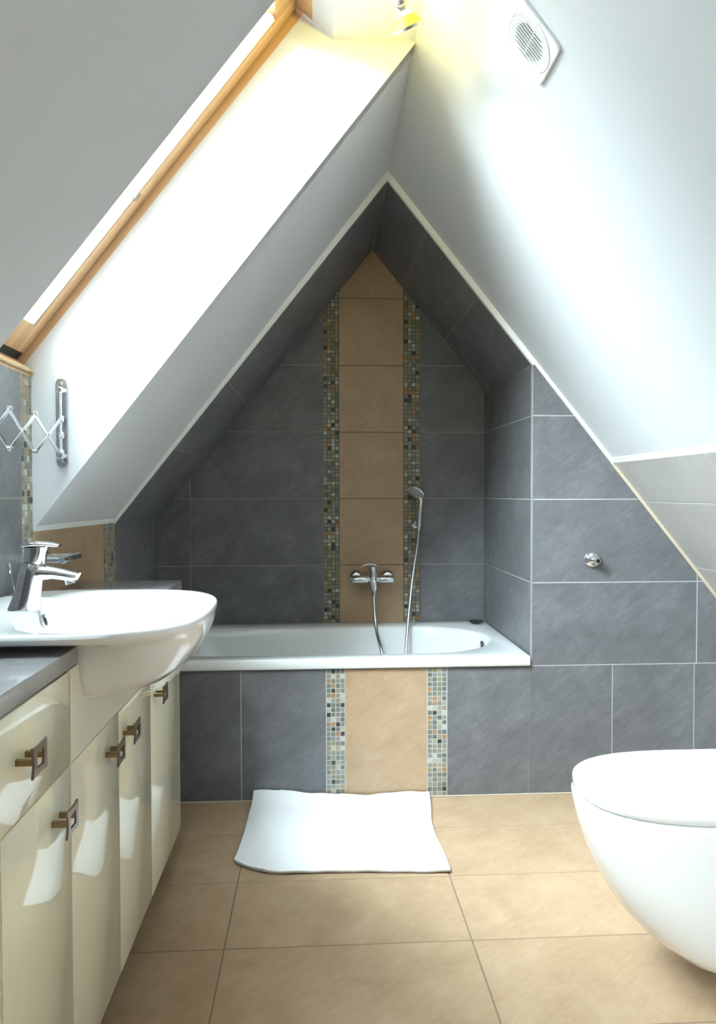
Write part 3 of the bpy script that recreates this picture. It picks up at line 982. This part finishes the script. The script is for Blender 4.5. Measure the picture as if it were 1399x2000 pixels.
under(from_bm('shell', bm, MAT['enamel'], None, 55), tub)
bm = bmesh.new(); lathe(bm, (.672, 2.935, .452), (-1, 0, .12), [(0, .034), (.006, .034), (.010, .029), (.012, .010), (.012, 0)], 32)
under(from_bm('overflow_cap', bm, MAT['chrome'], None, 50), tub)
for lx in (-.50, .50):
    for ly in (2.78, 3.04):
        under(box('foot', (lx - .02, lx + .02, ly - .02, ly + .02, .0005, .13 if lx > 0 else .2), MAT['steel'], None, .002), tub)
pc = thing('plug', (.7095, 3.185, TZ), 'dark chrome plug cap lying on the back corner of the tub rim', 'plug')
bm = bmesh.new(); lathe(bm, (.7095, 3.215, TZ + .0002), (0, 0, 1), [(0, .020), (.004, .022), (.009, .034), (.012, .035), (.0145, .030), (.0155, .012), (.0155, 0)], 32)
under(from_bm('plug_cap', bm, plain('dark_chrome', (.10, .10, .105), .15, metal=1.), None, 50), pc)

# ------------------------------------------------------------------ BATH MIXER
mx_ = thing('bath_mixer', (.246, YB, .71), 'chrome bath mixer tap on the beige tiles above the bathtub', 'mixer tap')
for x in (.1755, .3170):
    bm = bmesh.new(); lathe(bm, (x, YB - .0003, .714), (0, -1, 0), [(0, .0335), (.004, .0335), (.014, .029), (.021, .020), (.023, .0135), (.045, .0135)], 32)
    under(from_bm('escutcheon', bm, MAT['chrome'], None, 50), mx_)
bm = bmesh.new()
for xa, xb in ((.1535, .2245), (.2705, .3385)):
    tube(bm, [(xa, YB - .062, .7085), (xa + .002, YB - .062, .7085), (xb - .002, YB - .062, .7085), (xb, YB - .062, .7085)], [.0155, .0172, .0172, .0155], 22)
tube(bm, [(.22, YB - .062, .7085), (.275, YB - .062, .7085)], .0125, 18)
under(from_bm('cross_bar', bm, MAT['chrome'], None, 50), mx_)
bm = bmesh.new(); tube(bm, [(.2515, YB - .064, .660), (.251, YB - .064, .668), (.2495, YB - .064, .690), (.248, YB - .065, .715), (.247, YB - .065, .745), (.246, YB - .065, .765)], [.0125, .0150, .0185, .0205, .0200, .0165], 22)
under(from_bm('body', bm, MAT['chrome'], None, 50), mx_)
bm = bmesh.new(); tube(bm, [(.263, YB - .066, .770), (.25, YB - .067, .777), (.225, YB - .069, .779), (.20, YB - .071, .771), (.188, YB - .072, .766)], [.010, .0165, .0155, .011, .005], 18, flat=(Vector((0, 0, 1)), .38))
under(from_bm('lever', bm, MAT['chrome'], None, 50), mx_)
bm = bmesh.new(); lathe(bm, (.2525, YB - .064, .661), (0, 0, -1), [(0, .0110), (.002, .0125), (.012, .0125), (.0135, .0095), (.022, .0085)], 20)
under(from_bm('hose_nut', bm, MAT['steel'], None, 40), mx_)

# shower hose: down from the mixer, a loop on the tub floor, up to the hand shower
def catmull(P, per=14):
    P = [Vector(p) for p in P]
    out = []
    for i in range(len(P) - 1):
        a, b, c_, d = P[max(i - 1, 0)], P[i], P[i + 1], P[min(i + 2, len(P) - 1)]
        for k in range(per):
            t = k / per
            out.append(.5 * ((2 * b) + (-a + c_) * t + (2 * a - 5 * b + 4 * c_ - d) * t * t + (-a + 3 * b - 3 * c_ + d) * t ** 3))
    out.append(P[-1])
    return out


hp = catmull([(.2525, 3.223, .640), (.2510, 3.212, .600), (.2545, 3.190, .530), (.2600, 3.155, .475), (.2720, 3.105, .425), (.290, 3.05, .33), (.315, 2.98, .20), (.345, 2.93, .128), (.375, 2.95, .128), (.383, 3.01, .22), (.379, 3.085, .39), (.392, 3.14, .51), (.414, 3.195, .655), (.433, 3.222, .775), (.4485, 3.232, .868), (.4535, 3.232, .928)], 40)
bm = bmesh.new()
# resample evenly and ripple the radius like a spiral metal hose
L = [0.]
for a, b in zip(hp, hp[1:]): L.append(L[-1] + (b - a).length)
step = .00185
pts, rad = [], []
i = 0
k = 0
while k * step < L[-1]:
    s = k * step
    while L[i + 1] < s: i += 1
    t = (s - L[i]) / max(1e-9, L[i + 1] - L[i])
    pts.append(hp[i].lerp(hp[i + 1], t)); rad.append(.0074 if k % 2 else .0063); k += 1
tube(bm, pts, rad, 10)
hose = from_bm('shower_hose', bm, MAT['steel'], None, 80)
tag(hose, 'ribbed metal shower hose hanging into the bathtub', 'hose')

wh = thing('shower_holder', (.450, YB, .955), 'small chrome wall holder carrying the hand shower', 'holder')
bm = bmesh.new(); lathe(bm, (.445, YB - .0003, .952), (0, -1, 0), [(0, .0225), (.006, .0225), (.012, .018), (.016, .011), (.034, .010)], 26)
under(from_bm('rosette', bm, MAT['chrome'], None, 50), wh)
bm = bmesh.new(); lathe(bm, (.4545, YB - .055, .940), (.02, 0, 1), [(0, .0115), (.0, .0145), (.030, .0155), (.030, .0125), (.0, .0115)], 24)
under(from_bm('cradle', bm, MAT['chrome'], None, 50), wh)
bm = bmesh.new(); tube(bm, [(.445, YB - .03, .952), (.452, YB - .05, .954)], .0085, 14)
under(from_bm('neck', bm, MAT['chrome'], None, 50), wh)

hs = thing('hand_shower', (.457, YB - .055, .94), 'chrome hand shower with pale round face in its wall holder', 'shower head')
bm = bmesh.new(); tube(bm, [(.4540, YB - .055, .926), (.4545, YB - .055, .945), (.4565, YB - .056, .985), (.460, YB - .058, .03 + 1.0), (.4625, YB - .062, 1.055), (.4615, YB - .068, 1.075), (.452, YB - .075, 1.092)], [.0085, .0095, .0115, .0125, .0125, .0125, .012], 18)
under(from_bm('handle', bm, MAT['chrome'], None, 60), hs)
hax = Vector((-.50, -.40, -.77)).normalized()
hc = Vector((.440, YB - .082, 1.1005))
bm = bmesh.new(); lathe(bm, hc - hax * .012, hax, [(0, 0), (.001, .012), (.004, .026), (.010, .0385), (.016, .0425), (.020, .0425), (.0215, .0405)], 36)
under(from_bm('head', bm, MAT['chrome'], None, 60), hs)
bm = bmesh.new(); lathe(bm, hc - hax * .012, hax, [(.0205, .040), (.0225, .040), (.024, .034), (.0245, .010), (.0245, 0)], 36)
face = under(from_bm('spray_face', bm, MAT['greyplastic'], None, 60), hs)
bm = bmesh.new()
u_ = hax.orthogonal().normalized(); w_ = hax.cross(u_)
for rr_, n_ in ((.012, 6), (.021, 12), (.030, 18)):
    for k in range(n_):
        a = 2 * math.pi * k / n_
        lathe(bm, hc + hax * .0122 + (u_ * math.cos(a) + w_ * math.sin(a)) * rr_, hax, [(0, .0014), (.0018, .001)], 6)
nz_ = from_bm('nozzles', bm, MAT['dark'], None); nz_.parent = face; nz_['kind'] = 'stuff'

# ------------------------------------------------------------------ STOP VALVE on the slate wall
sv = thing('stop_valve', (.9907, YF, .8494), 'chrome capped pipe stub with rosette on the slate wall', 'valve')
bm = bmesh.new(); lathe(bm, (.9907, YF - .0003, .8494), (0, -1, 0), [(0, .0305), (.003, .0305), (.012, .024), (.017, .0145), (.018, .010)], 36)
under(from_bm('rosette', bm, MAT['chrome'], None, 50), sv)
bm = bmesh.new(); lathe(bm, (.9907, YF - .015, .8494), (.04, -1, -.02), [(0, .0105), (.012, .0105), (.013, .0125), (.019, .0125), (.020, .0105), (.036, .0105), (.038, .009), (.038, .0072), (.026, .0068)], 24)
under(from_bm('pipe_stub', bm, MAT['chrome'], None, 40), sv)
bm = bmesh.new(); lathe(bm, Vector((.9907, YF - .015, .8494)) + Vector((.04, -1, -.02)).normalized() * .026, (.04, -1, -.02), [(0, .0072), (.001, .0072)], 20)
under(from_bm('pipe_shade_disc', bm, MAT['dark'], None), sv)  # dark disc gives the hollow pipe end its shade by colour
bm = bmesh.new(); lathe(bm, (.9905, YF - .026, .840), (-.1, 0, -1), [(0, .0055), (.010, .0055), (.0115, .004)], 14)
under(from_bm('spindle', bm, MAT['chrome'], None, 40), sv)

# ------------------------------------------------------------------ TOILET
wc = thing('toilet', (1.105, 1.542, .08), 'white wall hung toilet with closed lid', 'toilet')
CY = 1.540


def dshape(tip, w, z, n=2.5, back=1.104, cx=.86, NP=72):
    w_ = w
    return sup(cx, CY, -(tip - cx), 0, w_, n, 2, z, NP) if False else [
        ((cx - (cx - tip) * abs(math.cos(t)) ** (2 / n)) if math.cos(t) >= 0 else (cx + (back - cx) * abs(math.cos(t)) ** (2 / 12)),
         CY + w_ * sgn(math.sin(t)) * abs(math.sin(t)) ** (2 / (n if math.cos(t) >= 0 else 12)), z)
        for t in [2 * math.pi * k / NP for k in range(NP)]]


bm = bmesh.new()
PR = [(.080, .905, .05), (.082, .87, .085), (.090, .815, .112), (.110, .755, .133), (.145, .703, .149), (.20, .652, .163), (.26, .615, .171), (.32, .589, .176), (.38, .571, .1795), (.415, .5635, .181), (.427, .5625, .1812), (.431, .5655, .179), (.4325, .572, .174)]
loft(bm, [dshape(t_, w_, z_, 2.45, cx=max(.86, t_ + .02) if t_ < .84 else .93) for z_, t_, w_ in PR])
under(from_bm('pan', bm, MAT['ceramic'], None, 60), wc)
bm = bmesh.new()
SE = [(.4345, .580, .170), (.4350, .569, .1775), (.4375, .5655, .1802), (.4545, .5648, .1806), (.4595, .5665, .1792), (.4625, .571, .1755), (.4638, .579, .169), (.4644, .64, .12), (.4646, .75, .04)]
loft(bm, [dshape(t_, w_, z_, 2.45, back=1.06) for z_, t_, w_ in SE])
under(from_bm('lid', bm, MAT['ceramic'], None, 60), wc)
for s in (-1, 1):
    bm = bmesh.new(); tube(bm, [(1.075, CY + s * .075 - .02, .449), (1.075, CY + s * .075 + .02, .449)], .012, 16)
    under(from_bm('hinge', bm, MAT['chrome'], None, 50), wc)

# ------------------------------------------------------------------ BATH MAT (folded towel)
bmat = thing('bath_mat', (.08, 2.3, 0), 'white folded towelling bath mat on the floor before the bathtub', 'bath mat')


def mat_sheet(z0, th, dy, name, left_in):
    """front edge sags into a curve at its left corner, back edge climbs the tub panel"""
    bm = bmesh.new()
    NU, NV = 56, 40
    g = []
    rnd = random.Random(3)
    for j in range(NV + 1):
        row = []
        v = j / NV
        for i in range(NU + 1):
            u = i / NU
            xl = -.248 + left_in + v * .022 + .0025 * math.sin(v * 5)
            xr = .378 + v * .018 - .012 * math.sin(v * 3.1) + .004 * math.sin(v * 9)
            x = xl + (xr - xl) * u
            yf_ = 2.047 + .012 * math.sin(u * 4.0) + dy
            if u < .30: yf_ += .085 * (1 - u / .30) ** 2.4
            yb_ = YF - .0085
            y = yf_ + (yb_ - yf_) * v
            z = z0 + .0022 * math.sin(x * 21 + y * 9) * math.sin(y * 17 - x * 4) + .0012 * math.sin(x * 60 + math.sin(y * 30))
            z += .004 * math.exp(-((x - .085) / .008) ** 2) * .5 + .0025 * math.exp(-((x + .16 - .03 * v) / .006) ** 2)
            z += .0016 * math.exp(-((y - 2.30 - .05 * x) / .012) ** 2)
            # back edge up the panel, most at the left corner
            up = (.028 * (1 - u) ** 2.2 + .004 + .006 * max(0, math.sin(u * 9.5)) + .008 * u ** 14)
            q = max(0, (v - .84) / .16)
            z += up * q ** 2
            z += .006 * max(0, 1 - v / .12) * max(0, 1 - u / .28) if z0 > .01 else 0
            z = max(z, z0 * .55)
            row.append(bm.verts.new((x, y, z)))
        g.append(row)
    for j in range(NV):
        for i in range(NU):
            bm.faces.new((g[j][i], g[j][i + 1], g[j + 1][i + 1], g[j + 1][i]))
    bmesh.ops.recalc_face_normals(bm, faces=bm.faces)
    me = bpy.data.meshes.new(name); bm.to_mesh(me); bm.free()
    for p in me.polygons: p.use_smooth = True
    o = link(name, me, MAT['towel'])
    md = o.modifiers.new('thick', 'SOLIDIFY'); md.thickness = th; md.offset = -1 if me.polygons[0].normal.z > 0 else 1
    b_ = o.modifiers.new('round', 'BEVEL'); b_.width = th * .4; b_.segments = 2; b_.limit_method = 'ANGLE'
    return under(o, bmat)


mat_sheet(.0062, .0055, .006, 'under_layer', .004)
mat_sheet(.0130, .0058, .000, 'top_layer', .0)

# ------------------------------------------------------------------ EXTRACTOR FAN on the right slope
fan = thing('extractor_fan', (.425, 1.447, 2.0), 'white square extractor fan with round slatted grille on the right slope', 'fan')
ffan = slope_frame('r', RZO, TRO)
fcu, fcv = -1.4575, orr(.4322)


def fbox(bm, u0, u1, v0, v1, h0, h1, bev):
    b2 = bmesh.new(); bx(b2, u0, u1, v0, v1, h0, h1, bev)
    for v in b2.verts: v.co = ffan.p(fcu + v.co.x, fcv + v.co.y, v.co.z)
    me = bpy.data.meshes.new('t'); b2.to_mesh(me); b2.free(); bm.from_mesh(me); bpy.data.meshes.remove(me)


HW = .066
# casing: a plate with a round opening
bm = bmesh.new()
NS = 64
R1 = .0385
def sq(k, w, h):
    a = 2 * math.pi * k / NS
    c_, s_ = math.cos(a), math.sin(a)
    f = w / max(abs(c_), abs(s_))
    e = 14
    f = w / (abs(c_) ** e + abs(s_) ** e) ** (1 / e)
    return ffan.p(fcu + c_ * f, fcv + s_ * f, h)
def ci(k, r, h):
    a = 2 * math.pi * k / NS
    return ffan.p(fcu + math.cos(a) * r, fcv + math.sin(a) * r, h)
K = range(NS)
loft(bm, [[sq(k, HW, .0003) for k in K], [sq(k, HW, .0055) for k in K], [sq(k, HW - .0015, .0070) for k in K], [ci(k, .0610, .0072) for k in K], [ci(k, .0600, .0090) for k in K], [ci(k, .0580, .0090) for k in K], [ci(k, .0565, .0074) for k in K], [ci(k, R1 + .001, .0064) for k in K], [ci(k, R1, .0055) for k in K], [ci(k, R1, .0008) for k in K]], True, False)
under(from_bm('casing', bm, MAT['plastic'], None, 35), fan)
for i in range(-7, 7):
    u = (i + .5) * .0084
    if abs(u) >= .055: continue
    half = math.sqrt(.0568 ** 2 - u * u)
    bm = bmesh.new()
    fbox(bm, u - .0009, u + .0009, -half, half, .0062, .0092, .0003)
    under(from_bm('slat', bm, MAT['plastic'], None), fan)
bm = bmesh.new(); fbox(bm, -R1, R1, -.0010, .0010, .0040, .0065, .0002)
under(from_bm('grille_bar', bm, MAT['plastic'], None), fan)
bm = bmesh.new(); lathe(bm, ffan.p(fcu, fcv, .0006), ffan.n, [(0, R1 - .0003), (.0006, R1 - .0003)], 40)
under(from_bm('duct_shade_disc', bm, plain('duct_shadow_grey', (.035, .033, .036), .7), None), fan)  # flat dark disc imitates the shaded duct, no hole behind it
bm = bmesh.new()
lathe(bm, ffan.p(fcu, fcv, .0012), ffan.n, [(0, .014), (.0022, .014), (.0028, .010), (.0028, 0)], 24)
under(from_bm('hub', bm, plain('hub_grey', (.07, .07, .07), .5), None, 30), fan)

# ------------------------------------------------------------------ SPOTLIGHT under the soffit
sp = thing('spotlight', (.165, 1.60, ZS), 'chrome spotlight with glowing amber lamp below the ridge', 'spotlight')
C0 = Vector((.1965, 1.60, 2.115))          # centre of the lamp
AX = Vector((.40, .50, -.77)).normalized()
bm = bmesh.new(); lathe(bm, C0 - AX * .088, AX, [(0, .010), (.004, .0145), (.048, .0145), (.050, .0155), (.056, .0155), (.058, .0130), (.068, .0115)], 26)
under(from_bm('lamp_holder', bm, plain('brushed_nickel', (.52, .48, .45), .3, metal=1.), None, 50), sp)
bm = bmesh.new(); lathe(bm, C0, AX, [(-.020, .0105), (-.013, .016), (-.003, .0265), (.006, .0318), (.009, .0325)], 36)
under(from_bm('reflector', bm, MAT['amber'], None, 60), sp)
bm = bmesh.new(); lathe(bm, C0, AX, [(-.0215, .0108), (-.0205, .0128), (-.0120, .0180), (-.0105, .0172)], 30)
under(from_bm('bulb_neck', bm, emit_mat('hot_white_glass', (1.0, .97, .85), 1.2), None, 60), sp)
bm = bmesh.new(); lathe(bm, C0, AX, [(.0085, .030), (.0085, .0342), (.0145, .0346), (.015, .030)], 36)
under(from_bm('front_rim', bm, MAT['steel'], None, 50), sp)
bm = bmesh.new(); lathe(bm, C0, AX, [(.011, .0298), (.0115, .0298)], 36)
under(from_bm('lens', bm, MAT['lampface'], None, 50), sp)
bm = bmesh.new()
JO = C0 - AX * .080
lathe(bm, JO + Vector((-.016, -.008, 0)), (1, .35, 0), [(0, .010), (.001, .0125), (.016, .0125), (.017, .010)], 22)
under(from_bm('joint', bm, MAT['steel'], None, 50), sp)
bm = bmesh.new(); tube(bm, [JO + Vector((-.006, -.004, 0)), JO + Vector((-.004, -.02, .018)), Vector((.155, 1.46, ZS - .016))], .006, 12)
under(from_bm('arm', bm, MAT['steel'], None, 50), sp)
bm = bmesh.new(); bx(bm, .08, .235, 1.40, 1.52, ZS - .022, ZS - .0003, .003)
under(from_bm('ceiling_plate', bm, MAT['steel'], None, 40), sp)


def lamp(name, typ, loc, energy, col, **kw):
    l = bpy.data.lights.new(name, typ)
    l.energy = energy; l.color = col
    for k, v in kw.items(): setattr(l, k, v)
    o = bpy.data.objects.new(name, l); COL.objects.link(o); o.location = loc
    return o


g = lamp('lamp_back_glow', 'POINT', C0 + Vector((-.012, .004, .030)), 1.5, (1.0, .86, .10), shadow_soft_size=.012)
s_ = lamp('lamp_beam', 'SPOT', C0 + AX * .02, 3.0, (1.0, .93, .78), spot_size=math.radians(80), spot_blend=.6, shadow_soft_size=.02)
s_.rotation_euler = AX.to_track_quat('-Z', 'Y').to_euler()
